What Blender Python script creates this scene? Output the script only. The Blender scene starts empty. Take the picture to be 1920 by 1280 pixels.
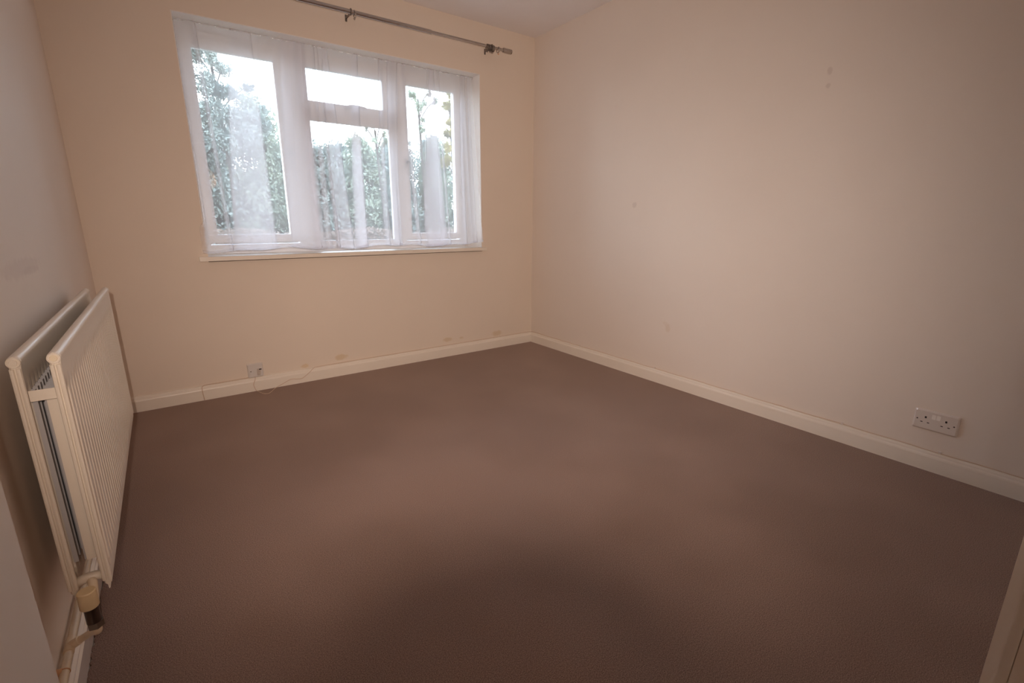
import bpy, bmesh, math, random
import numpy as np
from mathutils import Vector, Matrix
random.seed(4); rng = np.random.default_rng(4)
C = bpy.context.scene.collection
S = bpy.context.scene
# ------------------------------------------------------------------ camera, sky, lights, exposure
YAW, PITCH, ROLL = 0.62558, -0.24829, 0.00237
CAM = Vector((-2.5074, -3.1852, 1.0208))
fwd = Vector((math.sin(YAW)*math.cos(PITCH), math.cos(YAW)*math.cos(PITCH), math.sin(PITCH)))
rgt0 = Vector((math.cos(YAW), -math.sin(YAW), 0)); up0 = rgt0.cross(fwd)
rgt = rgt0*math.cos(ROLL)+up0*math.sin(ROLL); up = -rgt0*math.sin(ROLL)+up0*math.cos(ROLL)
cm = Matrix((rgt, up, -fwd)).transposed().to_4x4(); cm.translation = CAM
cam = bpy.data.cameras.new('camera'); co = bpy.data.objects.new('camera', cam); C.objects.link(co)
co.matrix_world = cm
cam.sensor_width = 36; cam.sensor_fit = 'HORIZONTAL'; cam.lens = 890.03/1920*36; cam.clip_start = .01; cam.clip_end = 200
S.camera = co
S.view_settings.view_transform = 'Standard'; S.view_settings.look = 'None'
S.view_settings.gamma = 1; S.view_settings.use_curve_mapping = False
S.view_settings.exposure = 0.0
S.cycles.use_denoising = True
S.cycles.max_bounces = 10; S.cycles.diffuse_bounces = 6; S.cycles.transparent_max_bounces = 32
S.cycles.sample_clamp_indirect = 4

w = bpy.data.worlds.new('sky'); S.world = w; w.use_nodes = True
nt = w.node_tree; bg = nt.nodes['Background']
tc = nt.nodes.new('ShaderNodeTexCoord'); sp = nt.nodes.new('ShaderNodeSeparateXYZ'); rp = nt.nodes.new('ShaderNodeValToRGB')
nt.links.new(tc.outputs['Generated'], sp.inputs[0]); nt.links.new(sp.outputs['Z'], rp.inputs[0]); nt.links.new(rp.outputs[0], bg.inputs[0])
rp.color_ramp.elements[0].color = (.90, .945, 1, 1); rp.color_ramp.elements[1].color = (.62, .78, 1, 1)
rp.color_ramp.elements[1].position = .7
bg.inputs[1].default_value = 10.5

def lamp(name, typ, loc, target, energy, color, **k):
    l = bpy.data.lights.new(name, typ); o = bpy.data.objects.new(name, l); C.objects.link(o)
    o.location = loc; d = Vector(target)-Vector(loc)
    o.rotation_euler = d.to_track_quat('-Z', 'Y').to_euler()
    l.energy = energy; l.color = color
    for a, b in k.items(): setattr(l, a, b)
    return o
# the camera's own pop-up flash, just above and behind the front of the lens
FL = cm @ Vector((-.002, .073, .090))
lamp('flash_light', 'SPOT', FL, FL+fwd+up*.12-rgt*.025, 164, (1, .80, .67), spot_size=math.radians(104), spot_blend=1, shadow_soft_size=.011)
# added warm fill lamp, unseen in the hall, aimed to brighten the left wall
lamp('hall_fill_light', 'AREA', (-1.98, -4.0, 1.55), (-2.7, -2.0, .9), 3.2, (1, .56, .32), shape='DISK', size=.35)

# ------------------------------------------------------------------ materials
def mat(name, col, rough=.6, metal=0, spec=.5, noise=0, nscale=8, bump=0, bscale=200, coat=0):
    m = bpy.data.materials.new(name); m.use_nodes = True; n = m.node_tree; b = n.nodes['Principled BSDF']
    b.inputs['Base Color'].default_value = (*col, 1); b.inputs['Roughness'].default_value = rough
    b.inputs['Metallic'].default_value = metal; b.inputs['Specular IOR Level'].default_value = spec
    g = n.nodes.new('ShaderNodeNewGeometry')
    if noise:
        t = n.nodes.new('ShaderNodeTexNoise'); t.inputs['Scale'].default_value = nscale; t.inputs['Detail'].default_value = 5
        n.links.new(g.outputs['Position'], t.inputs['Vector'])
        r = n.nodes.new('ShaderNodeValToRGB')
        r.color_ramp.elements[0].position = .3; r.color_ramp.elements[1].position = .7
        r.color_ramp.elements[0].color = (*[c*(1-noise) for c in col], 1); r.color_ramp.elements[1].color = (*[min(1, c*(1+noise)) for c in col], 1)
        n.links.new(t.outputs['Fac'], r.inputs[0]); n.links.new(r.outputs[0], b.inputs['Base Color'])
    if bump:
        t = n.nodes.new('ShaderNodeTexNoise'); t.inputs['Scale'].default_value = bscale; t.inputs['Detail'].default_value = 3
        n.links.new(g.outputs['Position'], t.inputs['Vector'])
        bp = n.nodes.new('ShaderNodeBump'); bp.inputs['Strength'].default_value = bump; bp.inputs['Distance'].default_value = .002
        n.links.new(t.outputs['Fac'], bp.inputs['Height']); n.links.new(bp.outputs[0], b.inputs['Normal'])
    return m

def wall_marks(m, spots):
    """stain spots and other soft colour marks on a painted wall: (centre, radii xyz, colour factor, softness)"""
    n = m.node_tree; b = n.nodes['Principled BSDF']; src = b.inputs['Base Color'].links[0].from_socket
    g = n.nodes.new('ShaderNodeNewGeometry'); nz = n.nodes.new('ShaderNodeTexNoise'); nz.inputs['Scale'].default_value = 40
    n.links.new(g.outputs['Position'], nz.inputs['Vector'])
    for c, rad, col, amt in spots:
        s1 = n.nodes.new('ShaderNodeVectorMath'); s1.operation = 'SUBTRACT'; s1.inputs[1].default_value = c
        s2 = n.nodes.new('ShaderNodeVectorMath'); s2.operation = 'DIVIDE'; s2.inputs[1].default_value = rad
        s3 = n.nodes.new('ShaderNodeVectorMath'); s3.operation = 'LENGTH'
        ad = n.nodes.new('ShaderNodeMath'); ad.operation = 'MULTIPLY_ADD'; ad.inputs[1].default_value = .9; ad.inputs[2].default_value = -.45
        sm = n.nodes.new('ShaderNodeMath'); sm.operation = 'ADD'
        mr = n.nodes.new('ShaderNodeMapRange'); mr.interpolation_type = 'SMOOTHSTEP'
        mr.inputs['From Min'].default_value = .55; mr.inputs['From Max'].default_value = 1.15
        mr.inputs['To Min'].default_value = amt; mr.inputs['To Max'].default_value = 0
        mx = n.nodes.new('ShaderNodeMix'); mx.data_type = 'RGBA'; mx.inputs[7].default_value = (*col, 1)
        n.links.new(g.outputs['Position'], s1.inputs[0]); n.links.new(s1.outputs[0], s2.inputs[0]); n.links.new(s2.outputs[0], s3.inputs[0])
        n.links.new(nz.outputs['Fac'], ad.inputs[0]); n.links.new(s3.outputs['Value'], sm.inputs[0]); n.links.new(ad.outputs[0], sm.inputs[1])
        n.links.new(sm.outputs[0], mr.inputs['Value']); n.links.new(mr.outputs[0], mx.inputs[0]); n.links.new(src, mx.inputs[6]); src = mx.outputs[2]
    n.links.new(src, b.inputs['Base Color'])

WALL = (.80, .70, .585)
M_back = mat('magnolia_emulsion_window_wall', (.80, .70, .60), .75, noise=.012, nscale=3, bump=.12, bscale=120, spec=.2)
M_right = mat('magnolia_emulsion_right_wall', (.80, .715, .64), .6, noise=.012, nscale=2.5, bump=.10, bscale=120, spec=.3)
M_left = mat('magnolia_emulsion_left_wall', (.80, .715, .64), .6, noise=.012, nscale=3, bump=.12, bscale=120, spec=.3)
M_ceil = mat('white_ceiling_paint', (.88, .85, .85), .8, noise=.01, bump=.1, bscale=90, spec=.2)
M_gloss = mat('cream_white_gloss_paint', (.84, .77, .68), .35, noise=.015, nscale=6, bump=.06, bscale=60)
M_dull = mat('taupe_skirting_face', (.50, .43, .39), .7, noise=.05, nscale=20)
M_reveal = mat('white_reveal_paint', (.85, .81, .77), .6, noise=.01)
M_upvc = mat('white_upvc', (.86, .87, .90), .3, noise=.008)
M_door = mat('white_door_gloss', (.72, .66, .60), .4, noise=.02, nscale=4)
M_rad = mat('cream_radiator_enamel', (.80, .73, .63), .32, noise=.012, nscale=5)
M_fin = mat('pale_grey_convector_enamel', (.46, .45, .46), .45, noise=.02)
M_cap = mat('cream_plastic_cap', (.78, .62, .38), .4, noise=.03, nscale=30)
M_plug = mat('slightly_yellowed_enamel', (.80, .69, .52), .4, noise=.02, nscale=30)
M_pipe = mat('cream_painted_pipe', (.78, .66, .50), .4, noise=.05, nscale=25, bump=.15, bscale=90)
M_clip = mat('aged_terracotta_painted_clip', (.62, .36, .2), .5, noise=.1, nscale=40)
M_brass = mat('dull_blackened_chrome', (.12, .10, .09), .3, 1, noise=.2, nscale=40)
M_chrome = mat('satin_nickel', (.50, .46, .43), .25, 1, noise=.03, nscale=30)
M_nickel = mat('dark_satin_nickel', (.20, .17, .15), .35, .8, noise=.05, nscale=30)
M_switch = mat('bright_white_plastic', (.88, .83, .78), .3, noise=.01)
M_plate = mat('white_moulded_plastic', (.74, .67, .62), .35, noise=.01)
M_plate2 = mat('grey_white_moulded_plastic', (.70, .66, .63), .35, noise=.01)
M_hole = mat('black_socket_aperture', (.015, .01, .01), .6, noise=.1)
M_cable = mat('white_cable_sheath', (.66, .50, .38), .5, noise=.03, nscale=30)
M_orange = mat('orange_plastic_eyelet', (.75, .33, .10), .5, noise=.05)
M_smear = mat('brownish_sticky_tape', (.56, .48, .42), .6, noise=.15, nscale=120)
M_black = mat('black_camera_plastic', (.02, .02, .02), .5, noise=.1)
M_flashlens = mat('flash_window', (.8, .8, .8), .2, noise=.02)
M_soil = mat('dull_lawn_and_soil', (.10, .085, .05), .9, noise=.35, nscale=2)
M_bark = mat('grey_brown_bark', (.05, .042, .035), .9, noise=.3, nscale=12)
M_handle = mat('white_metal_handle', (.66, .66, .68), .35, noise=.01)

def leafmat(name, a, b):
    m = mat(name, a, .6, noise=.0); n = m.node_tree; p = n.nodes['Principled BSDF']
    g = n.nodes.new('ShaderNodeNewGeometry')
    t = n.nodes.new('ShaderNodeTexNoise'); t.inputs['Scale'].default_value = 3.5; t.inputs['Detail'].default_value = 6
    n.links.new(g.outputs['Position'], t.inputs['Vector'])
    r = n.nodes.new('ShaderNodeValToRGB'); r.color_ramp.elements[0].color = (*a, 1); r.color_ramp.elements[1].color = (*b, 1)
    r.color_ramp.elements[0].position = .35; r.color_ramp.elements[1].position = .65
    n.links.new(t.outputs['Fac'], r.inputs[0]); n.links.new(r.outputs[0], p.inputs['Base Color'])
    tr = n.nodes.new('ShaderNodeBsdfTranslucent'); n.links.new(r.outputs[0], tr.inputs[0])
    mx = n.nodes.new('ShaderNodeMixShader'); mx.inputs[0].default_value = .35
    n.links.new(p.outputs[0], mx.inputs[1]); n.links.new(tr.outputs[0], mx.inputs[2])
    n.links.new(mx.outputs[0], n.nodes['Material Output'].inputs[0])
    return m
L_dark = leafmat('dark_evergreen_leaf', (.10, .13, .115), (.28, .32, .29))
L_mid = leafmat('mid_green_leaf', (.095, .125, .09), (.29, .33, .25))
L_olive = leafmat('yellow_olive_leaf', (.12, .11, .04), (.30, .25, .10))
L_brown = leafmat('russet_leaf', (.13, .095, .07), (.24, .175, .14))

# carpet
def carpet_mat():
    m = mat('brown_twist_pile_carpet', (.2, .13, .1), .95, spec=.1); n = m.node_tree; b = n.nodes['Principled BSDF']
    g = n.nodes.new('ShaderNodeNewGeometry')
    def nz(sc, det=3):
        t = n.nodes.new('ShaderNodeTexNoise'); t.inputs['Scale'].default_value = sc; t.inputs['Detail'].default_value = det
        n.links.new(g.outputs['Position'], t.inputs['Vector']); return t
    f = nz(430, 4); c = nz(1.6, 2); f2 = nz(110, 2)
    r = n.nodes.new('ShaderNodeValToRGB'); r.color_ramp.elements[0].position = .33; r.color_ramp.elements[1].position = .68
    r.color_ramp.elements[0].color = (.108, .060, .044, 1); r.color_ramp.elements[1].color = (.345, .228, .172, 1)
    n.links.new(f.outputs['Fac'], r.inputs[0])
    r2 = n.nodes.new('ShaderNodeValToRGB'); r2.color_ramp.elements[0].position = .4; r2.color_ramp.elements[1].position = .6
    r2.color_ramp.elements[0].color = (.92, .905, .90, 1); r2.color_ramp.elements[1].color = (1.07, 1.08, 1.1, 1)
    n.links.new(c.outputs['Fac'], r2.inputs[0])
    mx = n.nodes.new('ShaderNodeMix'); mx.data_type = 'RGBA'; mx.blend_type = 'MULTIPLY'; mx.inputs[0].default_value = 1
    n.links.new(r.outputs[0], mx.inputs[6]); n.links.new(r2.outputs[0], mx.inputs[7]); n.links.new(mx.outputs[2], b.inputs['Base Color'])
    bp = n.nodes.new('ShaderNodeBump'); bp.inputs['Strength'].default_value = .25; bp.inputs['Distance'].default_value = .002
    ma = n.nodes.new('ShaderNodeMath'); ma.operation = 'ADD'
    n.links.new(f.outputs['Fac'], ma.inputs[0]); n.links.new(f2.outputs['Fac'], ma.inputs[1])
    n.links.new(ma.outputs[0], bp.inputs['Height']); n.links.new(bp.outputs[0], b.inputs['Normal'])
    b.inputs['Sheen Weight'].default_value = .32; b.inputs['Sheen Roughness'].default_value = .5; b.inputs['Sheen Tint'].default_value = (1, .85, .78, 1)
    return m
M_carpet = carpet_mat()
wall_marks(M_right, [((0, -2.116, 1.669), (.03, .013, .016), (.58, .48, .42), .45), ((0, -2.118, 1.610), (.03, .012, .012), (.55, .46, .40), .4), ((0, -1.063, 1.124), (.03, .020, .022), (.55, .47, .42), .35),
  ((0, -1.391, .369), (.03, .022, .028), (.68, .55, .42), .4), ((0, -1.37, .395), (.03, .022, .014), (.70, .58, .45), .25)])
wall_marks(M_back, [((-1.634, 0, .125), (.045, .03, .022), (.66, .50, .30), .6), ((-.8185, 0, .130), (.045, .03, .018), (.66, .51, .33), .6), ((-.70, 0, .128), (.022, .03, .010), (.66, .51, .33), .5), ((-.36, 0, .118), (.055, .03, .024), (.66, .51, .33), .6), ((-1.87, 0, .105), (.03, .03, .014), (.70, .50, .26), .5)])
wall_marks(M_left, [((-2.818, -1.40, .898), (.03, .24, .026), (.62, .51, .46), .3), ((-2.818, -1.30, .885), (.03, .12, .012), (.62, .51, .46), .2)])  # long darker streak mixed into the left wall colour
def net_mat():
    m = bpy.data.materials.new('white_sheer_voile'); m.use_nodes = True; n = m.node_tree; n.nodes.clear()
    out = n.nodes.new('ShaderNodeOutputMaterial')
    g = n.nodes.new('ShaderNodeNewGeometry'); t = n.nodes.new('ShaderNodeTexNoise'); t.inputs['Scale'].default_value = 500
    n.links.new(g.outputs['Position'], t.inputs['Vector'])
    mr = n.nodes.new('ShaderNodeMapRange'); mr.inputs['To Min'].default_value = NET_OP-.02; mr.inputs['To Max'].default_value = NET_OP+.015
    n.links.new(t.outputs['Fac'], mr.inputs['Value'])
    tr = n.nodes.new('ShaderNodeBsdfTransparent'); df = n.nodes.new('ShaderNodeBsdfDiffuse'); tl = n.nodes.new('ShaderNodeBsdfTranslucent')
    df.inputs[0].default_value = (.93, .90, .92, 1); tl.inputs[0].default_value = (.94, .93, .97, 1)
    a = n.nodes.new('ShaderNodeMixShader'); a.inputs[0].default_value = .62
    n.links.new(df.outputs[0], a.inputs[1]); n.links.new(tl.outputs[0], a.inputs[2])
    b = n.nodes.new('ShaderNodeMixShader'); n.links.new(mr.outputs[0], b.inputs[0])
    n.links.new(tr.outputs[0], b.inputs[1]); n.links.new(a.outputs[0], b.inputs[2]); n.links.new(b.outputs[0], out.inputs[0])
    return m
NET_OP = .275
M_net = net_mat()
def glass_mat():
    m = bpy.data.materials.new('window_glass'); m.use_nodes = True; n = m.node_tree; n.nodes.clear()
    out = n.nodes.new('ShaderNodeOutputMaterial'); f = n.nodes.new('ShaderNodeFresnel'); f.inputs[0].default_value = 1.45
    t = n.nodes.new('ShaderNodeBsdfTransparent'); t.inputs[0].default_value = (.95, .97, .97, 1)
    gl = n.nodes.new('ShaderNodeBsdfGlossy'); gl.inputs['Roughness'].default_value = .02
    x = n.nodes.new('ShaderNodeMixShader'); n.links.new(f.outputs[0], x.inputs[0]); n.links.new(t.outputs[0], x.inputs[1]); n.links.new(gl.outputs[0], x.inputs[2])
    n.links.new(x.outputs[0], out.inputs[0]); return m
M_glass = glass_mat()

# ------------------------------------------------------------------ helpers
def link(name, me, m, parent=None, smooth=False):
    o = bpy.data.objects.new(name, me); C.objects.link(o)
    if m: me.materials.append(m)
    if parent:
        o.parent = parent; root = parent
        while root.parent: root = root.parent
        me.transform(Matrix.Translation(-root.location))
    if smooth:
        for p in me.polygons: p.use_smooth = True
    return o
def from_bm(name, bm, m, parent=None, smooth=False, bevel=0, seg=2, autos=False):
    if bevel:
        bmesh.ops.bevel(bm, geom=[e for e in bm.edges if len(e.link_faces) == 2 and e.calc_face_angle(0) > .6], offset=bevel, segments=seg, affect='EDGES', clamp_overlap=True)
    bmesh.ops.recalc_face_normals(bm, faces=bm.faces)
    me = bpy.data.meshes.new(name); bm.to_mesh(me); bm.free()
    o = link(name, me, m, parent, smooth)
    if autos:
        me.shade_smooth() if hasattr(me, 'shade_smooth') else None
        try: me.set_sharp_from_angle(angle=math.radians(35))
        except Exception: pass
    return o
def box(bm, x0, x1, y0, y1, z0, z1):
    v = [bm.verts.new(p) for p in ((x0,y0,z0),(x1,y0,z0),(x1,y1,z0),(x0,y1,z0),(x0,y0,z1),(x1,y0,z1),(x1,y1,z1),(x0,y1,z1))]
    for f in ((0,3,2,1),(4,5,6,7),(0,1,5,4),(1,2,6,5),(2,3,7,6),(3,0,4,7)): bm.faces.new([v[i] for i in f])
def tube(bm, pts, r, seg=12, cap=True):
    pts = [Vector(p) for p in pts]; rs = r if isinstance(r, (list, tuple)) else [r]*len(pts)
    prev = None; rings = []
    for i, p in enumerate(pts):
        d = (pts[min(i+1, len(pts)-1)]-pts[max(i-1, 0)]).normalized()
        a = prev - d*prev.dot(d) if prev else d.orthogonal()
        if a.length < 1e-6: a = d.orthogonal()
        a.normalize(); prev = a; b = d.cross(a)
        rings.append([bm.verts.new(p+(a*math.cos(t)+b*math.sin(t))*rs[i]) for t in [2*math.pi*k/seg for k in range(seg)]])
    for A, B in zip(rings, rings[1:]):
        for k in range(seg): bm.faces.new((A[k], A[(k+1) % seg], B[(k+1) % seg], B[k]))
    if cap: bm.faces.new(rings[0][::-1]); bm.faces.new(rings[-1])
def smoothpath(pts, n=8):
    P = [Vector(p) for p in pts]; P = [2*P[0]-P[1]]+P+[2*P[-1]-P[-2]]; out = []
    for i in range(1, len(P)-2):
        for k in range(n):
            t = k/n; a, b, c, d = P[i-1:i+3]
            out.append(.5*((2*b)+(c-a)*t+(2*a-5*b+4*c-d)*t*t+(3*b-a-3*c+d)*t**3))
    out.append(P[-2]); return out
def torus(bm, c, axis, R, r, n=20, k=8):
    axis = Vector(axis).normalized(); a = axis.orthogonal().normalized(); b = axis.cross(a); c = Vector(c); g = []
    for i in range(n):
        t = 2*math.pi*i/n; d = a*math.cos(t)+b*math.sin(t)
        g.append([bm.verts.new(c+d*(R+r*math.cos(2*math.pi*j/k))+axis*r*math.sin(2*math.pi*j/k)) for j in range(k)])
    for i in range(n):
        for j in range(k): bm.faces.new((g[i][j], g[(i+1) % n][j], g[(i+1) % n][(j+1) % k], g[i][(j+1) % k]))
def thing(name, label, cat, loc, group=None):
    o = bpy.data.objects.new(name, None); C.objects.link(o); o.location = loc; o.empty_display_size = .05
    o['label'] = label; o['category'] = cat
    if group: o['group'] = group
    return o
def tag(o, label, cat, group=None):
    o['label'] = label; o['category'] = cat
    if group: o['group'] = group
    return o
def struct(name, bm, m, label=None, cat=None, **k):
    o = from_bm(name, bm, m, **k); o['kind'] = 'structure'
    if label: o['label'] = label
    if cat: o['category'] = cat
    return o
NB = bmesh.new

# ------------------------------------------------------------------ room shell
W, H = 2.818, 2.365
YN = -3.15                       # near wall (doorway wall) face
WX0, WX1, WZ0, WZ1 = -2.312, -.495, .8236, 2.0395
DX0, DX1 = -2.756, -1.868        # doorway
bm = NB(); box(bm, -W-.12, .12, 0, .30, -.3, WZ0-.03); box(bm, -W-.12, .12, 0, .30, WZ1, H+.1)
box(bm, -W-.12, WX0, 0, .30, WZ0-.03, WZ1); box(bm, WX1, .12, 0, .30, WZ0-.03, WZ1)
struct('wall_back', bm, M_back, 'magnolia painted wall holding the wide white window', 'wall')
bm = NB(); box(bm, 0, .12, YN-.14, .30, -.3, H+.1)
struct('wall_right', bm, M_right, 'long bare magnolia wall right of the window with a double socket', 'wall')
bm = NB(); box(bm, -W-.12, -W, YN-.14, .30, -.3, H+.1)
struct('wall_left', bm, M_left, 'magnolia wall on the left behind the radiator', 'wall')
bm = NB(); box(bm, -W, DX0-.03, YN-.13, YN, 0, H); box(bm, DX1+.03, 0, YN-.13, YN, 0, H); box(bm, DX0-.03, DX1+.03, YN-.13, YN, 2.03, H)
struct('wall_front', bm, M_left, 'magnolia wall with the doorway the photograph is taken from', 'wall')
bm = NB(); box(bm, -W-.12, .12, YN-.14, .30, H, H+.1)
struct('ceiling', bm, M_ceil, 'plain pale painted ceiling', 'ceiling')
bm = NB(); box(bm, -W-.12, .12, YN-.14, .0, -.12, -.006)
struct('floor_boards', bm, M_door, 'pale floor under the carpet edge', 'floor')
# carpet with a slightly ragged left cut edge
bm = NB(); ys = np.linspace(YN-.12, -.0185, 420); L = [];Lb = []
for i, y in enumerate(ys):
    x = -2.7885+.0022*math.sin(i*1.9)+.0018*math.sin(i*.63+1)+random.uniform(-.0016, .0016)
    L.append((bm.verts.new((x, y, 0)), bm.verts.new((-2.70, y, 0)), bm.verts.new((-.0185, y, 0)), bm.verts.new((x-.001, y, -.008))))
for A, B in zip(L, L[1:]):
    for a, b in ((0, 1), (1, 2)): bm.faces.new((A[a], A[b], B[b], B[a]))
    bm.faces.new((A[3], A[0], B[0], B[3]))
struct('floor', bm, M_carpet, 'brown twist pile fitted carpet', 'carpet')
# hall behind the doorway
bm = NB(); box(bm, -3.4, -1.2, -4.9, YN-.14, -.12, -.004)
struct('floor_hall', bm, M_carpet)
bm = NB(); box(bm, -3.5, -3.4, -4.9, YN-.13, 0, H); box(bm, -1.2, -1.1, -4.9, YN-.13, 0, H); box(bm, -3.5, -1.1, -5.0, -4.9, 0, H); box(bm, -3.5, -W, YN-.14, YN-.13, 0, H)
struct('wall_hall', bm, M_left)
bm = NB(); box(bm, -3.5, -1.1, -5.0, YN-.14, H, H+.1)
struct('ceiling_hall', bm, M_ceil)

# reveals lining (painted) and sill
bm = NB(); box(bm, WX1-.004, WX1+.0, .002, .25, WZ0, WZ1); box(bm, WX0, WX0+.004, .002, .25, WZ0, WZ1); box(bm, WX0+.004, WX1-.004, .002, .25, WZ1-.004, WZ1)
struct('trim_1', bm, M_reveal, 'painted lining of the window recess', 'trim')
bm = NB(); box(bm, WX0+.001, WX1-.001, -.02, .262, WZ0-.024, WZ0); box(bm, -2.354, -.470, -.032, -.0005, WZ0-.024, WZ0)
struct('trim_2', bm, M_gloss, 'cream painted window sill board with rounded nose', 'window sill', bevel=.004)

# skirtings: (profile out from wall, height)
SK = [(0, 0), (.018, 0), (.018, .060), (.0165, .066), (.013, .071), (.012, .078), (.008, .084), (0, .086)]
def skirting(name, p0, p1, out, label, prof=SK, n=1, wob=0):
    p0, p1, out = Vector(p0), Vector(p1), Vector(out); bm = NB(); R = []
    for i in range(n+1):
        b = p0.lerp(p1, i/n); s = 1+random.uniform(-wob, wob)
        R.append([bm.verts.new(b+out*a+Vector((0, 0, z*s))) for a, z in prof])
    for A, B in zip(R, R[1:]):
        for k in range(len(prof)-1): bm.faces.new((A[k], A[k+1], B[k+1], B[k]))
    bm.faces.new(R[0]); bm.faces.new(R[-1][::-1])
    return struct(name, bm, M_gloss, label, 'skirting board')
skirting('baseboard_back', (-2.4394, 0, 0), (0, 0, 0), (0, -1, 0), 'white skirting board under the window, right of the joint', n=60, wob=.006)
o = skirting('baseboard_back_left', (-W, 0, 0), (-2.4412, 0, 0), (0, -1, 0), 'short white skirting piece between radiator and joint')
skirting('baseboard_right', (0, 0, 0), (0, YN, 0), (-1, 0, 0), 'long white skirting board below the double socket', n=60, wob=.004)
SKL = [(0, 0), (.028, 0), (.028, .062), (.024, .068), (.024, .074), (.018, .080), (0, .082)]
bl = skirting('baseboard_left', (-W, 0, -.006), (-W, YN, -.006), (1, 0, 0), 'skirting board under the radiator pipe with a darker taupe face', prof=SKL)
bl.data.materials.append(M_dull)  # darker taupe for the flat lower face only
for p in bl.data.polygons:
    if abs(p.normal.x) > .9 and p.center.z < .05: p.material_index = 1
skirting('baseboard_front', (DX1+.10, YN, 0), (0, YN, 0), (0, 1, 0), 'skirting board on the doorway wall')

# doorway jamb and open door
bm = NB()
box(bm, DX1, DX1+.03, YN-.14, YN-.0115, 0, 2.03); box(bm, DX1-.0035, DX1, YN-.14, YN-.0205, 0, 2.03); box(bm, DX1-.002, DX1, YN-.0195, YN-.0188, 0, 2.03)
box(bm, DX0-.03, DX0, YN-.14, YN-.010, 0, 2.03); box(bm, DX0-.03, DX1+.03, YN-.14, YN-.010, 2.03, 2.06)
struct('trim_3', bm, M_gloss, 'white gloss painted doorway jamb at the near right edge', 'door frame', bevel=.002)
bm = NB(); box(bm, DX1+.012, DX1+.075, YN, YN+.0, 0, 2.09) if False else None
bm.free()
d = bpy.data.objects.new('door_1', None); C.objects.link(d); d.location = (-2.765, YN, 0); d['kind'] = 'structure'
d['label'] = 'plain white door leaf opened back against the left wall'; d['category'] = 'door'
bm = NB(); box(bm, -2.782, -2.747, YN+.003, -2.250, .012, 1.99); from_bm('door_leaf', bm, M_door, d, bevel=.0015)
hd = NB(); tube(hd, [(-2.747, -2.320, 1.02), (-2.725, -2.320, 1.02)], .026, 20); tube(hd, smoothpath([(-2.725, -2.320, 1.02), (-2.700, -2.325, 1.02), (-2.693, -2.350, 1.02), (-2.693, -2.430, 1.02)]), .008, 12)
from_bm('door_handle', hd, M_chrome, d, smooth=True)

# ------------------------------------------------------------------ window
win = bpy.data.objects.new('window_1', None); C.objects.link(win); win.location = (-1.4, .25, WZ0); win['kind'] = 'structure'
win['label'] = 'white plastic framed window with two side sashes and a small top vent'; win['category'] = 'window'
FY = .25
bm = NB()
for a in ((WX0+.002, -2.272, .82, 2.038), (-.545, WX1-.002, .82, 2.038), (-2.272, -.545, 1.995, 2.038), (-2.272, -.545, .82, .876), (-1.762, -1.637, .876, 1.995), (-1.082, -1.006, .876, 1.995), (-1.637, -1.082, 1.661, 1.712)):
    box(bm, a[0], a[1], FY, FY+.06, a[2], a[3])
# stepped glazing bead round the fixed centre light
for a in ((-1.637, -1.625, .876, 1.661), (-1.094, -1.082, .876, 1.661), (-1.625, -1.094, .876, .888), (-1.625, -1.094, 1.650, 1.661)):
    box(bm, a[0], a[1], FY+.018, FY+.05, a[2], a[3])
fr = from_bm('window_frame', bm, M_upvc, win)
bm = NB(); box(bm, -1.637, -1.082, FY+.030, FY+.034, .876, 1.661); p = from_bm('pane', bm, M_glass, win)
def sash(x0, x1, z0, z1, gx0, gx1, gz0, gz1, hx, hz, horiz):
    bm = NB(); Y0, Y1 = FY-.014, FY+.045
    def ring(o, i, ya, yb):
        # mitred ring between outer rect o and inner rect i, front ya -> front yb chamfer
        O = [(o[0], o[2]), (o[1], o[2]), (o[1], o[3]), (o[0], o[3])]; I = [(i[0], i[2]), (i[1], i[2]), (i[1], i[3]), (i[0], i[3])]
        vo = [bm.verts.new((x, ya, z)) for x, z in O]; vi = [bm.verts.new((x, yb, z)) for x, z in I]
        for k in range(4): bm.faces.new((vo[k], vo[(k+1) % 4], vi[(k+1) % 4], vi[k]))
        return vo, vi
    g = (gx0, gx1, gz0, gz1); o = (x0, x1, z0, z1)
    e = .016; gb = (g[0]-e, g[1]+e, g[2]-e, g[3]+e); o2 = (o[0]+.006, o[1]-.006, o[2]+.006, o[3]-.006)
    ring(o, o, Y1, Y0+.006); ring(o, o2, Y0+.006, Y0); ring(o2, gb, Y0, Y0); ring(gb, gb, Y0, Y0+.004); ring(gb, g, Y0+.004, Y0+.014); ring(g, g, Y0+.014, Y1)
    ring(o, g, Y1, Y1)
    bmesh.ops.remove_doubles(bm, verts=bm.verts, dist=1e-6)
    s = from_bm('sash', bm, M_upvc, win)
    bm = NB(); box(bm, gx0-.01, gx1+.01, FY+.016, FY+.020, gz0-.01, gz1+.01); from_bm('pane', bm, M_glass, s)
    bm = NB(); yb = Y0
    if horiz:
        box(bm, hx-.055, hx-.005, yb-.012, yb, hz-.011, hz+.011)
        tube(bm, smoothpath([(hx-.03, yb-.010, hz), (hx-.03, yb-.034, hz+.002), (hx+.0, yb-.044, hz+.006), (hx+.085, yb-.040, hz+.004)], 6), [.009]*7+[.009]*6+[.008, .008, .008, .008, .007, .006], 12)
    else:
        box(bm, hx-.012, hx+.012, yb-.010, yb, hz-.035, hz+.035)
        tube(bm, smoothpath([(hx, yb-.008, hz+.01), (hx, yb-.032, hz+.008), (hx, yb-.040, hz-.012), (hx, yb-.036, hz-.085)], 6), .008, 12)
    from_bm('handle', bm, M_handle, s, autos=True)
    if not horiz:
        bm = NB(); tube(bm, [(hx, yb-.0445, hz+.002), (hx, yb-.040, hz+.002)], .0125, 16); k = from_bm('lock_button', bm, M_hole, s)
    return s
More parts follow.
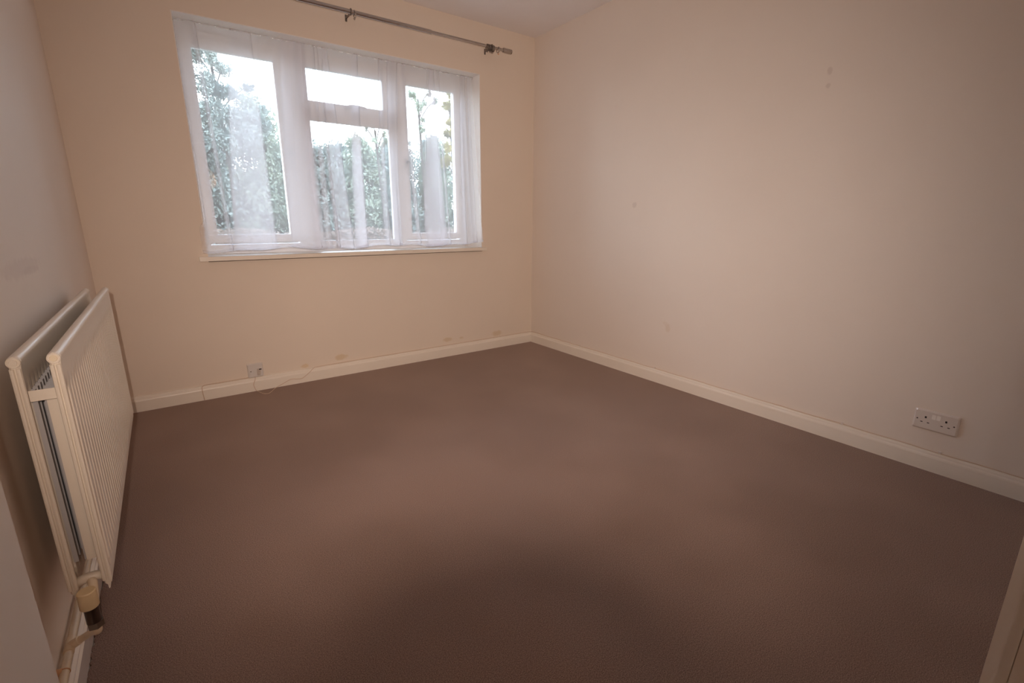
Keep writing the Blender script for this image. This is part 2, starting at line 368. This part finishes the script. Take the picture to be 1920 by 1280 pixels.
sash(-2.284, -1.748, .886, 2.006, -2.228, -1.815, .936, 1.956, -1.772, 1.43, False)
sash(-1.022, -.535, .884, 2.006, -.9595, -.575, .930, 1.955, -.990, 1.425, False)
sash(-1.690, -1.074, 1.704, 2.006, -1.629, -1.133, 1.763, 1.957, -1.36, 1.745, True)
bm = NB(); box(bm, -1.530, -1.494, FY-.003, FY, 1.684, 1.716)
for v in bm.verts: v.co.y -= .013 if v.co.y < FY-.001 else .0
o = from_bm('transom_catch', bm, M_smear, win); o['label'] = 'small brownish square catch plate on the transom'

# ------------------------------------------------------------------ net curtain and wire
net = thing('net_curtain', 'sheer white voile net curtain with uneven pleats hung across the window', 'curtain', (-1.4, .1, 2.03))
knots = [(-2.300, -2.334)]
strips = [(-2.225, -2.203, -2.205, -2.180), (-2.046, -2.177, -1.942, -1.950),
  (-1.795, -1.872, -1.661, -1.671), (-1.715, -1.735, -1.668, -1.690),
  (-1.619, -1.671, -1.606, -1.628), (-1.594, -1.605, -1.588, -1.578), (-1.569, -1.605, -1.532, -1.492),
  (-1.373, -1.485, -1.345, -1.396), (-1.369, -1.470, -1.350, -1.400), (-1.212, -1.278, -1.183, -1.244), (-1.155, -1.225, -1.120, -1.170), (-1.114, -1.187, -1.077, -1.155),
  (-1.051, -1.047, -1.028, -1.014), (-.864, -.985, -.815, -.801), (-.850, -.970, -.822, -.815), (-.791, -.790, -.774, -.775), (-.603, -.669, -.577, -.640), (-.59, -.60, -.565, -.575), (-.551, -.575, -.530, -.551)]
pts = [(-2.300, -2.334, 0.)]
for j, (lt, lb, rt, rb) in enumerate(strips):
    pts.append((rt, rb, .000+.0015*(j % 3))); pts.append((lt, lb, .007+.002*(j % 2)))
pts.append((-.5, -.497, 0.))
cols = []
for i, (A, B) in enumerate(zip(pts, pts[1:])):
    n = max(2, int(max(abs(B[0]-A[0]), abs(B[1]-A[1]))/.014))
    for k in range(n):
        t = k/n; s = .5-.5*math.cos(math.pi*t)
        cols.append((A[0]+(B[0]-A[0])*t, A[1]+(B[1]-A[1])*t, A[2]+(B[2]-A[2])*s-.004*math.sin(math.pi*t)*(1 if i % 2 == 0 else -1)))
cols.append(pts[-1])
ph = np.cumsum(rng.uniform(.2, .9, len(cols)))
def net_pt(i, t, top=2.031, bottom=.853):
    xt, xb, dy = cols[i]
    s = t+.10*math.sin(math.pi*t)
    z = top+(bottom-top)*t+(.007*math.sin(xb*9)+.005*math.sin(xb*23+1))*t
    x = xt+(xb-xt)*s
    y = .095-.118*t**1.25+dy*(.5+.5*t)+.005*math.sin(ph[i]*.9+2*t)*(1-.5*t)
    x = min(max(x, WX0+.008), WX1-.008) if y > -.004 else x
    return (x, y, z)
NR = 26
bm = NB(); G = [[bm.verts.new(net_pt(i, r/NR)) for r in range(NR+1)] for i in range(len(cols))]
for A, B in zip(G, G[1:]):
    for r in range(NR): bm.faces.new((A[r], A[r+1], B[r+1], B[r]))
from_bm('sheer_panel', bm, M_net, net, smooth=True)
bm = NB(); prev = None
for i in range(len(cols)):       # stitched double hem
    a = net_pt(i, .984); b = net_pt(i, 1)
    q = (bm.verts.new((a[0], a[1]-.0015, a[2])), bm.verts.new((b[0], b[1]-.0015, b[2])), bm.verts.new((b[0], b[1]+.0015, b[2])))
    if prev: bm.faces.new((prev[0], prev[1], q[1], q[0])); bm.faces.new((prev[1], prev[2], q[2], q[1]))
    prev = q
from_bm('hem', bm, M_net, net, smooth=True)
bm = NB(); prev = None           # gathered heading round the wire
for i in range(len(cols)):
    a = net_pt(i, 0); q = []
    for k in range(6):
        t = math.pi*(.1+k/5*1.2); q.append(bm.verts.new((a[0], .095+.0045*math.cos(t)+.002*math.sin(ph[i]*2), 2.031+.0045*math.sin(t)+.0018*abs(math.sin(ph[i]*1.7)))))
    if prev:
        for k in range(5): bm.faces.new((prev[k], prev[k+1], q[k+1], q[k]))
    prev = q
from_bm('heading', bm, M_net, net, smooth=True)
wr = thing('curtain_wire', 'thin white plastic coated wire stretched across the top of the window recess', 'curtain wire', (-1.4, .095, 2.031))
bm = NB(); tube(bm, [(-2.3075, .095, 2.031), (-.4995, .095, 2.031)], .0023, 10); from_bm('wire', bm, M_upvc, wr, smooth=True)
for x in (-2.304, -.503):
    bm = NB(); torus(bm, (x, .095, 2.031), (0, 1, 0), .0045, .0013, 14, 6); from_bm('hook', bm, M_nickel, wr, smooth=True)

# ------------------------------------------------------------------ curtain pole
PY, PZ = -.09, 2.195
pole = thing('curtain_pole', 'satin nickel telescopic curtain pole fixed above the window', 'curtain pole', (-1.4, PY, PZ))
bm = NB(); tube(bm, [(-2.60, PY, PZ), (-.918, PY, PZ)], .0125, 24); from_bm('outer_tube', bm, M_chrome, pole, autos=True)
bm = NB(); tube(bm, [(-.93, PY, PZ), (-.35, PY, PZ)], .0095, 24); from_bm('inner_tube', bm, M_chrome, pole, autos=True)
bm = NB(); tube(bm, [(-.357, PY, PZ), (-.355, PY, PZ), (-.352, PY, PZ), (-.298, PY, PZ), (-.294, PY, PZ), (-.292, PY, PZ), (-.287, PY, PZ), (-.284, PY, PZ)], [.0135, .0155, .016, .016, .0135, .0135, .016, .0145], 28); from_bm('finial', bm, M_chrome, pole, autos=True)
bm = NB(); tube(bm, [(-2.602, PY, PZ), (-2.66, PY, PZ)], .016, 28); from_bm('finial', bm, M_chrome, pole, autos=True)
for x in (-1.432, -.452, -2.50):
    bm = NB(); box(bm, x-.0045, x+.0045, PY+.010, -.003, PZ-.010, PZ-.004); box(bm, x-.0055, x+.0055, -.003, 0, PZ-.024, PZ+.012); torus(bm, (x, PY, PZ), (1, 0, 0), .0155, .0035, 22, 8)
    from_bm('bracket', bm, M_nickel, pole, autos=True)
def ring(x, tilt, label, grp=None, tip=None, mt=None):
    t = thing('curtain_ring', label, 'curtain ring', (x, PY, PZ-.006), grp)
    bm = NB(); torus(bm, (x, PY, PZ-.0065), (1, 0, tilt), .0185, .0026, 24, 8); from_bm('hoop', bm, mt or M_nickel, t, smooth=True)
    bm = NB(); torus(bm, (x-tilt*.02, PY, PZ-.032), (0, 1, .2), .0042, .0012, 12, 6); from_bm('eyelet', bm, tip or M_nickel, t, smooth=True)
    return t
ring(-1.410, .15, 'single curtain ring on the pole above the window middle', mt=M_chrome)
RG = 'curtain rings pushed together at the right end of the pole'
first = None
for k in range(7):
    x = -.490+.0088*k+random.uniform(-.0012, .0012)
    if first is None: first = ring(x, .05, 'nickel curtain ring in the tight bunch at the right end of the pole', RG); fx = x
    else:
        c = first.copy(); C.objects.link(c); c.location.x += x-fx; c.rotation_euler = (random.uniform(-.5, .5), 0, random.uniform(-.12, .12))
        for ch in first.children:
            e = ch.copy(); C.objects.link(e); e.parent = c
ring(-.398, -.1, 'lone curtain ring with an orange eyelet beside the right finial', tip=M_orange, mt=M_chrome)

# ------------------------------------------------------------------ radiator
RY0, RY1, RZ0, RZ1 = -1.945, -.800, .230, .772
XF, XR = -2.711, -2.767          # panel centre planes
rad = thing('radiator', 'cream double panel radiator with open top and ribbed front on the left wall', 'radiator', ((XF+XR)/2, (RY0+RY1)/2, RZ0))
def panel(xc, outward, name):
    """pressed steel panel: rolled top header, fluted middle, seam flanges"""
    bm = NB(); pitch = 1/30*1.0; n = 34; L = RY1-RY0; edge = .022
    ys = [RY0, RY0+.004, RY0+edge]
    fl = (L-2*edge)/n
    for k in range(n):
        y = RY0+edge+k*fl; ys += [y+fl*.07, y+fl*.20, y+fl*.36, y+fl*.64, y+fl*.80, y+fl*.93, y+fl]
    ys += [RY1-.004, RY1]
    prof = []                     # z rows: (z, half thickness, groove factor)
    for z, h, g in ((RZ0, .0015, 0), (RZ0+.010, .002, 0), (RZ0+.013, .006, 0), (RZ0+.030, .0075, 0), (RZ0+.044, .0078, .0), (RZ0+.056, .0078, .7), (RZ0+.068, .0078, 1),
                    (RZ1-.090, .0078, 1), (RZ1-.076, .0078, .7), (RZ1-.062, .0078, 0), (RZ1-.040, .0078, 0), (RZ1-.022, .0082, 0)): prof.append((z, h, g))
    for k in range(7):
        a = k/6*math.pi/2; prof.append((RZ1-.0105+.0105*math.sin(a), .0105*math.cos(a)+.0002, 0))
    def groove(y):
        u = ((y-RY0-edge)/fl) % 1
        if y < RY0+edge*.99 or y > RY1-edge*.99: return 0
        q = u if u < .5 else 1-u
        return 1.0 if q < .10 else max(0, 1-(q-.07)/.13)**.8
    for sgn in (1, -1):
        rows = []
        for z, h, g in prof:
            rows.append([bm.verts.new((xc+sgn*(h*(.55 if (y < RY0+.003 or y > RY1-.003) else 1)-.0066*g*groove(y)), y, z)) for y in ys])
        for A, B in zip(rows, rows[1:]):
            for k in range(len(ys)-1): bm.faces.new((A[k], A[k+1], B[k+1], B[k]))
        if sgn == 1: front = rows
        else: back = rows
    for e in (0, -1):
        for r in range(len(prof)-1): bm.faces.new((front[r][e], front[r+1][e], back[r+1][e], back[r][e]))
    for k in range(len(ys)-1):
        bm.faces.new((front[0][k], front[0][k+1], back[0][k+1], back[0][k])); bm.faces.new((front[-1][k], front[-1][k+1], back[-1][k+1], back[-1][k]))
    p = from_bm(name, bm, M_rad, rad, autos=True)
    # welded end seam: folded edge strip and round header plug at the near and far ends
    for e, s in ((RY0, -1), (RY1, 1)):
        b2 = NB()
        for dx in (-.0048, .0048):
            tube(b2, [(xc+dx, e+s*.001, RZ0+.024), (xc+dx, e+s*.001, RZ1-.024)], .0037, 8)
        from_bm('end_seam', b2, M_rad, p, autos=True)
        b2 = NB(); tube(b2, [(xc, e-s*.012, RZ1-.0115), (xc, e+s*.002, RZ1-.0115)], .0104, 24); torus(b2, (xc, e+s*.002, RZ1-.0115), (0, 1, 0), .0092, .0013, 24, 6)
        b2.verts.ensure_lookup_table(); from_bm('header_end', b2, M_rad, p, autos=True)
        b2 = NB(); tube(b2, [(xc, e+s*.001, RZ1-.0115), (xc, e+s*.0040, RZ1-.0115)], [.0066, .0056], 20); from_bm('end_plug', b2, M_plug if name == 'front_panel' else M_rad, p, autos=True)
    return p
panel(XF, 1, 'front_panel'); panel(XR, -1, 'rear_panel')
def convector(x0, x1):
    """folded sheet: square waves standing off a panel face"""
    bm = NB(); z0, z1 = RZ0+.075, RZ1-.075; y = RY0+.020; path = []
    while y < RY1-.03:
        path += [(x0, y), (x1, y+.001), (x1, y+.012), (x0, y+.013), (x0, y+.025)]; y += .026
    ra = [bm.verts.new((a, b, z0)) for a, b in path]; rb = [bm.verts.new((a, b, z1)) for a, b in path]
    for k in range(len(path)-1): bm.faces.new((ra[k], ra[k+1], rb[k+1], rb[k]))
    o = from_bm('convector_fins', bm, M_fin, rad)
    md = o.modifiers.new('t', 'SOLIDIFY'); md.thickness = .0008
    return o
convector(XF-.008, XF-.031); convector(XR+.008, XR+.0155)
bm = NB(); box(bm, XR+.0085, XF-.0085, RY0+.004, RY0+.0055, RZ1-.093, RZ1-.071); from_bm('cross_strap', bm, M_rad, rad, bevel=.0004)
bm = NB(); box(bm, XR+.0085, XF-.0085, RY1-.0055, RY1-.004, RZ1-.093, RZ1-.071); from_bm('cross_strap', bm, M_rad, rad, bevel=.0004)
bm = NB(); box(bm, XF-.027, XF-.008, RY0+.016, RY0+.017, RZ0+.075, RZ1-.093); from_bm('end_baffle', bm, M_rad, rad)
for y in (RY0+.26, RY1-.16):
    bm = NB(); box(bm, -W+.0005, -W+.004, y-.015, y+.015, RZ0+.06, RZ1-.10); box(bm, -W+.004, XR-.006, y-.013, y-.010, RZ0+.03, RZ0+.06); box(bm, -W+.004, XR-.006, y-.013, y-.010, RZ1-.12, RZ1-.08)
    from_bm('wall_bracket', bm, M_rad, rad, bevel=.0008)
# header bridge at the bottom near end joining the two panels
XM = (XF+XR)/2
for e, s in ((RY0, 1), (RY1, -1)):
    bm = NB(); tube(bm, smoothpath([(XR, e+s*.020, RZ0+.022), (XM-.012, e+s*.012, RZ0+.034), (XM+.012, e+s*.012, RZ0+.034), (XF, e+s*.020, RZ0+.022)], 6), .0105, 14); from_bm('bottom_bridge', bm, M_rad, rad, autos=True)
# near valve
vx, vy = XM+.0005, RY0-.030
valve = thing('radiator_valve', 'small radiator valve with cream cap and dark body at the near end of the radiator', 'valve', (vx, vy, .175))
bm = NB(); tube(bm, smoothpath([(vx, RY0+.010, RZ0+.030), (vx+.004, RY0-.006, RZ0+.030), (vx+.004, vy+.012, RZ0+.012), (vx+.002, vy+.004, RZ0-.006)], 6), .0085, 14); from_bm('tail_pipe', bm, M_pipe, valve, autos=True)
bm = NB(); tube(bm, [(vx-.004, vy-.004, .224), (vx-.004, vy-.004, .226), (vx-.004, vy-.004, .262), (vx-.004, vy-.004, .264)], [.0155, .0168, .0160, .0145], 26); from_bm('cap', bm, M_cap, valve, autos=True)
bm = NB(); tube(bm, [(vx-.003, vy-.003, .186), (vx-.003, vy-.003, .225)], .0128, 20); tube(bm, [(vx, vy+.004, .190), (vx, vy+.020, .212)], .010, 14); from_bm('body', bm, M_brass, valve, autos=True)
bm = NB(); tube(bm, [(vx-.002, vy-.002, .172), (vx-.002, vy-.002, .186)], .0150, 6); from_bm('compression_nut', bm, M_nickel, valve)
# feed pipe along the top of the left skirting with branch to valve
px, pz = -2.8035, .096
pipe = thing('heating_pipe', 'cream painted heating pipe running along the left skirting to the radiator', 'pipe', (px, -2.2, pz))
bm = NB(); tube(bm, [(px, YN+.002, pz), (px, -.9, pz)], .0082, 16); from_bm('main_run', bm, M_pipe, pipe, autos=True)
bm = NB(); tube(bm, smoothpath([(px, -1.905, pz), (px+.030, -1.915, pz+.016), (vx-.016, -1.945, pz+.042), (vx-.002, vy, pz+.062), (vx-.002, vy, .176)], 7), .0078, 16); from_bm('branch', bm, M_pipe, pipe, autos=True)
bm = NB(); tube(bm, [(px, -1.93, pz), (px, -1.885, pz)], .0098, 16); tube(bm, [(px, -1.907, pz), (px+.018, -1.912, pz+.010)], .0098, 16); from_bm('tee_fitting', bm, M_pipe, pipe, autos=True)
bm = NB(); tube(bm, [(-W+.001, -1.985, pz+.004), (px-.004, -1.985, pz+.002)], .0080, 14); torus(bm, (px, -1.985, pz), (0, 1, 0), .0086, .0014, 20, 6); from_bm('pipe_clip', bm, M_clip, pipe, autos=True)

# ------------------------------------------------------------------ sockets
def plate(bm, w, h, d, T, ch=.006):
    """bevelled faceplate; T maps (u,v,depth) to world"""
    lay = [(0, 0), (0, d*.45), (ch, d)]
    R = []
    for ins, z in lay:
        r = .004; R.append([bm.verts.new(T(u, v, z)) for u, v in ((ins+r, ins), (w-ins-r, ins), (w-ins, ins+r), (w-ins, h-ins-r), (w-ins-r, h-ins), (ins+r, h-ins), (ins, h-ins-r), (ins, ins+r))])
    for A, B in zip(R, R[1:]):
        for k in range(8): bm.faces.new((A[k], A[(k+1) % 8], B[(k+1) % 8], B[k]))
    bm.faces.new(R[-1]); bm.faces.new(R[0][::-1])
def cbox(bm, u0, u1, v0, v1, z0, z1, T):
    v = [bm.verts.new(T(*p)) for p in ((u0,v0,z0),(u1,v0,z0),(u1,v1,z0),(u0,v1,z0),(u0,v0,z1),(u1,v0,z1),(u1,v1,z1),(u0,v1,z1))]
    for f in ((0,3,2,1),(4,5,6,7),(0,1,5,4),(1,2,6,5),(2,3,7,6),(3,0,4,7)): bm.faces.new([v[i] for i in f])
SY, SZ = -2.659, .172
T = lambda u, v, d: (-.0003-d, SY-u, SZ+v)
ds = thing('double_socket', 'white double power socket with two switches on the right wall', 'power socket', (0, SY-.073, SZ))
bm = NB(); plate(bm, .146, .086, .010, T); from_bm('faceplate', bm, M_plate, ds)
for u0 in (.040, .106):
    for du, v, a, b in ((0, .0545, .0032, .0042), (-.011, .0325, .0038, .0017), (.011, .0325, .0038, .0017)):
        bm = NB(); cbox(bm, u0+du-a, u0+du+a, v-b, v+b, .0095, .0103, T); from_bm('pin_hole', bm, M_hole, ds)
for u in (.0135, .1325):
    bm = NB(); tube(bm, [T(u, .043, .0095), T(u, .043, .0105)], .0030, 12); from_bm('screw', bm, M_brass, ds)
for u in (.0655, .0805):
    bm = NB(); cbox(bm, u-.0062, u+.0062, .053, .072, .0095, .0125, T)
    for v in bm.verts:
        if abs(v.co.x) > .0125 and v.co.z > SZ+.06: v.co.x += .0018
    from_bm('switch', bm, M_switch, ds, bevel=.0006)
TX, TZ = -2.1985, .087
T2 = lambda u, v, d: (TX+u, -.0003-d-(.006 if v < .0 else 0), TZ+v)
ph_ = thing('telephone_socket', 'single square white telephone socket sitting on the skirting under the window', 'telephone socket', (TX+.043, 0, TZ))
bm = NB(); plate(bm, .086, .086, .014, T2, .004); from_bm('faceplate', bm, M_plate2, ph_)
bm = NB(); cbox(bm, .010, .048, .004, .046, .0135, .0165, T2); from_bm('lower_cover', bm, M_plate2, ph_, bevel=.0008)
bm = NB(); tube(bm, [T2(.0165, .040, .016), T2(.0165, .040, .0175)], .0030, 12); from_bm('screw', bm, M_brass, ph_)
bm = NB(); cbox(bm, .062, .076, .0435, .0500, .0135, .0145, T2); from_bm('line_port', bm, M_hole, ph_)
bm = NB(); cbox(bm, .048, .070, .008, .052, .0135, .0141, T2)
for v in bm.verts: v.co.x += (v.co.z-TZ-.03)*.15
o = from_bm('tape_residue', bm, M_smear, ph_); o['label'] = 'brownish smear of old tape'

# ------------------------------------------------------------------ cables
bm = NB(); tube(bm, smoothpath([(TX+.036, -.017, TZ+.004), (-2.166, -.024, .075), (-2.177, -.026, .045), (-2.170, -.030, .012), (-2.160, -.045, .004), (-2.140, -.100, .003), (-2.118, -.118, .003), (-2.098, -.098, .003), (-2.068, -.045, .003), (-2.046, -.024, .006), (-2.010, -.021, .020), (-1.965, -.021, .037), (-1.93, -.021, .032), (-1.902, -.021, .030), (-1.875, -.021, .044), (-1.845, -.021, .066), (-1.818, -.016, .0865), (-1.78, -.010, .089), (-1.6, -.008, .0895), (-1.2, -.008, .0895), (-.7, -.008, .0895), (-.1, -.008, .0895), (-.012, -.008, .0895)], 8), .0017, 8)
tag(from_bm('telephone_cable', bm, M_cable, smooth=True), 'thin cream telephone wire looping from its socket onto the carpet', 'cable')
bm = NB(); tube(bm, smoothpath([(TX+.001, -.008, TZ+.004), (-2.215, -.010, .0905), (-2.30, -.010, .0895), (-2.41, -.010, .0895), (-2.435, -.014, .086), (-2.441, -.021, .070), (-2.440, -.021, .035), (-2.437, -.021, .003)], 8), .0021, 8)
tag(from_bm('skirting_cable', bm, M_cable, smooth=True), 'cream cable running left from the telephone socket along the skirting top', 'cable')
bm = NB(); path = []
for i in range(60):
    y = -.012-i*(3.12/59); path.append((-.008, y, .0885+.0012*math.sin(i*1.3)+.0008*math.sin(i*.45)))
tube(bm, path, .0019, 8)
cb = tag(from_bm('wall_cable', bm, M_cable, smooth=True), 'cream cable clipped along the top of the right skirting board', 'cable')
for y in (-2.4083, -2.7671, -1.32, -.62):
    bm = NB(); box(bm, -.0125, -.0003, y-.004, y+.004, .0870, .0945); o = from_bm('cable_clip', bm, M_plate, cb, bevel=.001)

# ------------------------------------------------------------------ camera that took the picture (its lens blocks the flash on the carpet)
def toW(bm):
    for v in bm.verts: v.co = cm @ v.co
cmb = thing('digital_camera', 'black digital camera with wide lens and raised flash held in the doorway', 'camera', CAM-fwd*.14)
bm = NB(); tube(bm, [(0, 0, .004), (0, 0, .010), (0, 0, .055), (0, 0, .060), (0, 0, .120)], [.0395, .0415, .0415, .0385, .0375], 40); toW(bm); from_bm('lens_barrel', bm, M_black, cmb, autos=True)
bm = NB(); box(bm, -.066, .066, -.050, .045, .120, .165); toW(bm); from_bm('camera_body', bm, M_black, cmb, bevel=.008)
bm = NB(); box(bm, -.028, .028, .045, .070, .122, .160); toW(bm); from_bm('viewfinder_hump', bm, M_black, cmb, bevel=.006)
bm = NB(); box(bm, -.028, .028, .064, .084, .094, .112); box(bm, -.026, -.020, .064, .072, .110, .135); box(bm, .020, .026, .064, .072, .110, .135); toW(bm); from_bm('flash_head', bm, M_black, cmb, bevel=.001)
tp = thing('tripod', 'black three legged tripod under the camera in the doorway', 'tripod', (CAM.x-fwd.x*.14, CAM.y-fwd.y*.14, 0))
hub = CAM-fwd*.142-up*.052; hub = Vector(hub)
hub = hub-up*.012
bm = NB(); tube(bm, [hub, (hub.x, hub.y, hub.z-.28)], .014, 16); from_bm('centre_column', bm, M_black, tp, autos=True)
for a in (2.2, 3.9, 5.3):
    q = Vector((hub.x+.26*math.cos(a), max(hub.y+.26*math.sin(a), -4.4), .0)); bm = NB(); tube(bm, [(hub.x, hub.y, hub.z-.10), q], [.012, .009], 12); from_bm('leg', bm, M_black, tp, autos=True)

# ------------------------------------------------------------------ garden
bm = NB(); box(bm, -25, 40, .35, 45, -.6, -.35)
struct('ground_outside', bm, M_soil)
def leaves(name, P, size, m, parent, droop=0.):
    """one small bent quad per point"""
    P = np.asarray(P); n = len(P); s = size*rng.uniform(.6, 1.3, n)[:, None]
    a = rng.normal(size=(n, 3)); a /= np.linalg.norm(a, axis=1)[:, None]; a[:, 2] -= droop; a /= np.linalg.norm(a, axis=1)[:, None]
    b = np.cross(a, rng.normal(size=(n, 3))); b /= np.linalg.norm(b, axis=1)[:, None]
    V = np.stack([P-a*s*.7, P+b*s*.32, P+a*s*.7, P-b*s*.32], 1).reshape(-1, 3)
    me = bpy.data.meshes.new(name); me.vertices.add(4*n); me.vertices.foreach_set('co', V.astype(np.float32).ravel())
    me.loops.add(4*n); me.loops.foreach_set('vertex_index', np.arange(4*n, dtype=np.int32)); me.polygons.add(n)
    me.polygons.foreach_set('loop_start', np.arange(0, 4*n, 4, dtype=np.int32)); me.polygons.foreach_set('loop_total', np.full(n, 4, np.int32)); me.update()
    o = link(name, me, m, parent); o['kind'] = 'stuff'; return o
def conifer(x, y, top, rad, label, m=L_dark, n=9000, base=-.35, grp='evergreens growing as a screen beyond the window', pw=.75):
    t = thing('conifer', label, 'tree', (x, y, base), grp)
    Hh = top-base
    bm = NB(); tube(bm, [(x, y, base), (x+.03, y, base+Hh*.5), (x, y, top-.15)], [.11, .07, .012], 10); from_bm('trunk', bm, M_bark, t, smooth=True)
    P = []; nb = 170
    for i in range(nb):
        u = rng.uniform(0, 1)**.85; a = rng.uniform(0, 2*math.pi); R = rad*((1-u)**pw+.05)*rng.uniform(.55, 1.2); z = base+.1+u*Hh+rng.normal(0, .07)
        k = int(n/nb); f = rng.uniform(.25, 1, k)**.6
        q = np.stack([x+np.cos(a)*R*f, y+np.sin(a)*R*f, z+.18*f*R-.05*f*f*R+0*f], 1)
        q += rng.normal(scale=(.055, .055, .05), size=(k, 3))*(.6+f[:, None]); P.append(q)
    P = np.concatenate(P); leaves('foliage', P[P[:, 2] > base], .060, m, t, .2); return t
def broad(x, y, base, clumps, label, m, per=900, size=.06, stem=.10):
    """clumps: (x, y, z, r) blobs carried on a trunk with limbs"""
    t = thing('tree', label, 'tree', (x, y, base)); top = max(c[2] for c in clumps)
    bm = NB(); tube(bm, [(x, y, base), (x+.05, y+.02, base+(top-base)*.5), (x-.03, y, top-.1)], [stem, stem*.7, .02], 10)
    for c in clumps:
        z0 = c[2]-.22-.5*abs(c[0]-x); tube(bm, smoothpath([(x, y, z0), ((x+c[0])/2, (y+c[1])/2, (z0+c[2])/2+.05), (c[0], c[1], c[2])], 4), [.009]*8+[.005], 6)
        for k in range(4):
            d = Vector(rng.normal(size=3)).normalized()*c[3]*.8; tube(bm, [(c[0], c[1], c[2]), Vector((c[0], c[1], c[2]))+d], [.006, .003], 5)
    from_bm('trunk', bm, M_bark, t, smooth=True)
    P = []
    for cx, cy, cz, r in clumps:
        k = int(per*(r/.4)**2); d = rng.normal(size=(k, 3)); d /= np.linalg.norm(d, axis=1)[:, None]
        sub = rng.normal(size=(9, 3)); sub /= np.linalg.norm(sub, axis=1)[:, None]; w_ = rng.integers(0, 9, k)
        q = np.array([cx, cy, cz])+r*(.62*sub[w_]*rng.uniform(.4, 1, k)[:, None]+.42*d*rng.uniform(.1, 1, k)[:, None]**.5); P.append(q*1.0)
    leaves('foliage', np.concatenate(P), size, m, t); return t
GRP = None
# tall left tree seen through the left sash
cl = [(-1.69, 6, 3.40, .22), (-1.51, 6, 3.46, .20), (-1.36, 6, 3.28, .16), (-1.64, 6, 3.02, .25), (-1.45, 6, 2.98, .20), (-1.26, 6, 2.92, .17), (-1.06, 6, 3.08, .13), (-1.60, 6, 2.65, .28), (-1.35, 6, 2.62, .25), (-1.0, 6, 2.62, .20), (-.85, 6, 2.50, .14), (-.87, 6, 2.78, .10),
      (-1.9, 6.1, 3.1, .3), (-1.9, 6.1, 2.5, .3), (-1.5, 6, 2.3, .3), (-1.15, 6, 2.3, .28), (-1.8, 6.1, 3.8, .3), (-1.4, 6.1, 3.9, .25)]
broad(-1.5, 6.1, -.35, cl, 'tall loose pine tree seen through the left pane', L_dark, per=3000, size=.036, stem=.03)
cn = [(-1.80, 7.0, 2.60, .52, 'dark evergreen at the far left of the window view'), (-.86, 7.0, 2.95, .50, 'slim dark evergreen standing right of the tall pine in the left pane'), (.14, 7.0, 2.20, .50, 'low evergreen at the left edge of the centre pane'),
      (1.02, 7.0, 2.42, .42, 'pale evergreen in the middle of the centre pane'), (1.86, 7.0, 2.55, .42, 'green evergreen at the right edge of the centre pane'), (2.72, 7.0, 2.45, .42, 'bushy evergreen in the middle of the right pane'), (3.62, 7.0, 3.0, .45, 'evergreen at the far right of the window view'),
      (-2.6, 9.0, 3.4, .6, 'back row evergreen behind the pine at the far left'), (-1.35, 9.0, 3.0, .6, 'back row evergreen filling the gap in the left pane'), (-.1, 9.0, 2.5, .6, 'back row evergreen behind the left mullion'), (1.15, 9.0, 2.55, .6, 'back row evergreen seen between the two left trees of the centre pane'),
      (2.4, 9.0, 2.75, .6, 'back row evergreen behind the right mullion'), (3.65, 9.0, 2.9, .6, 'back row evergreen seen in the right pane'), (4.9, 9.0, 3.4, .6, 'back row evergreen at the far right of the garden')]
for i, (x, y, t_, r, lab) in enumerate(cn): conifer(x, y, t_, r, lab, m=(L_dark, L_mid)[i % 2], n=19000, pw=.32)
broad(2.62, 6.05, -.35, [(2.50, 6, 3.24, .13), (2.56, 6, 2.98, .13), (2.53, 6, 2.75, .14), (2.48, 6, 2.48, .15), (2.46, 6, 2.22, .17), (2.62, 6, 3.48, .15)], 'yellow leaved tree close to the right frame', L_olive, per=2200, size=.05, stem=.05)
broad(1.95, 6.1, -.35, [(1.78, 6, 3.34, .12), (1.88, 6, 3.16, .13), (1.97, 6, 2.95, .08), (1.92, 6, 2.76, .10), (2.23, 6, 3.30, .09), (2.10, 6, 3.42, .08), (2.02, 6, 3.24, .07)], 'thin sparse tree rising behind the evergreens in the right pane', L_mid, per=1700, size=.045, stem=.04)
broad(1.05, 6.1, -.35, [(.82, 6, 2.66, .07), (.95, 6, 2.73, .07), (1.11, 6, 2.76, .09), (.95, 6, 2.47, .08), (1.19, 6, 2.45, .10), (1.16, 6, 2.60, .07)], 'thin bare branched sapling standing at the right of the centre pane', L_mid, per=1500, size=.04, stem=.03)
# low russet beech hedge in front of the evergreens
hg = thing('hedge', 'low russet brown hedge along the foot of the garden trees', 'hedge', (.8, 5.5, -.35))
bm = NB(); x = -2.6
while x < 4.2:
    tube(bm, [(x, 5.5, -.35), (x+random.uniform(-.1, .1), 5.5, .5)], .012, 5); x += .22
from_bm('stems', bm, M_bark, hg)
N = 26000; P = np.stack([rng.uniform(-2.7, 4.3, N), rng.normal(5.5, .16, N), -.35+1.2*rng.uniform(0, 1, N)**.8], 1)
P[:, 2] += .05*np.sin(P[:, 0]*3.1)*(P[:, 2] > .4); leaves('foliage', P, .05, L_brown, hg)
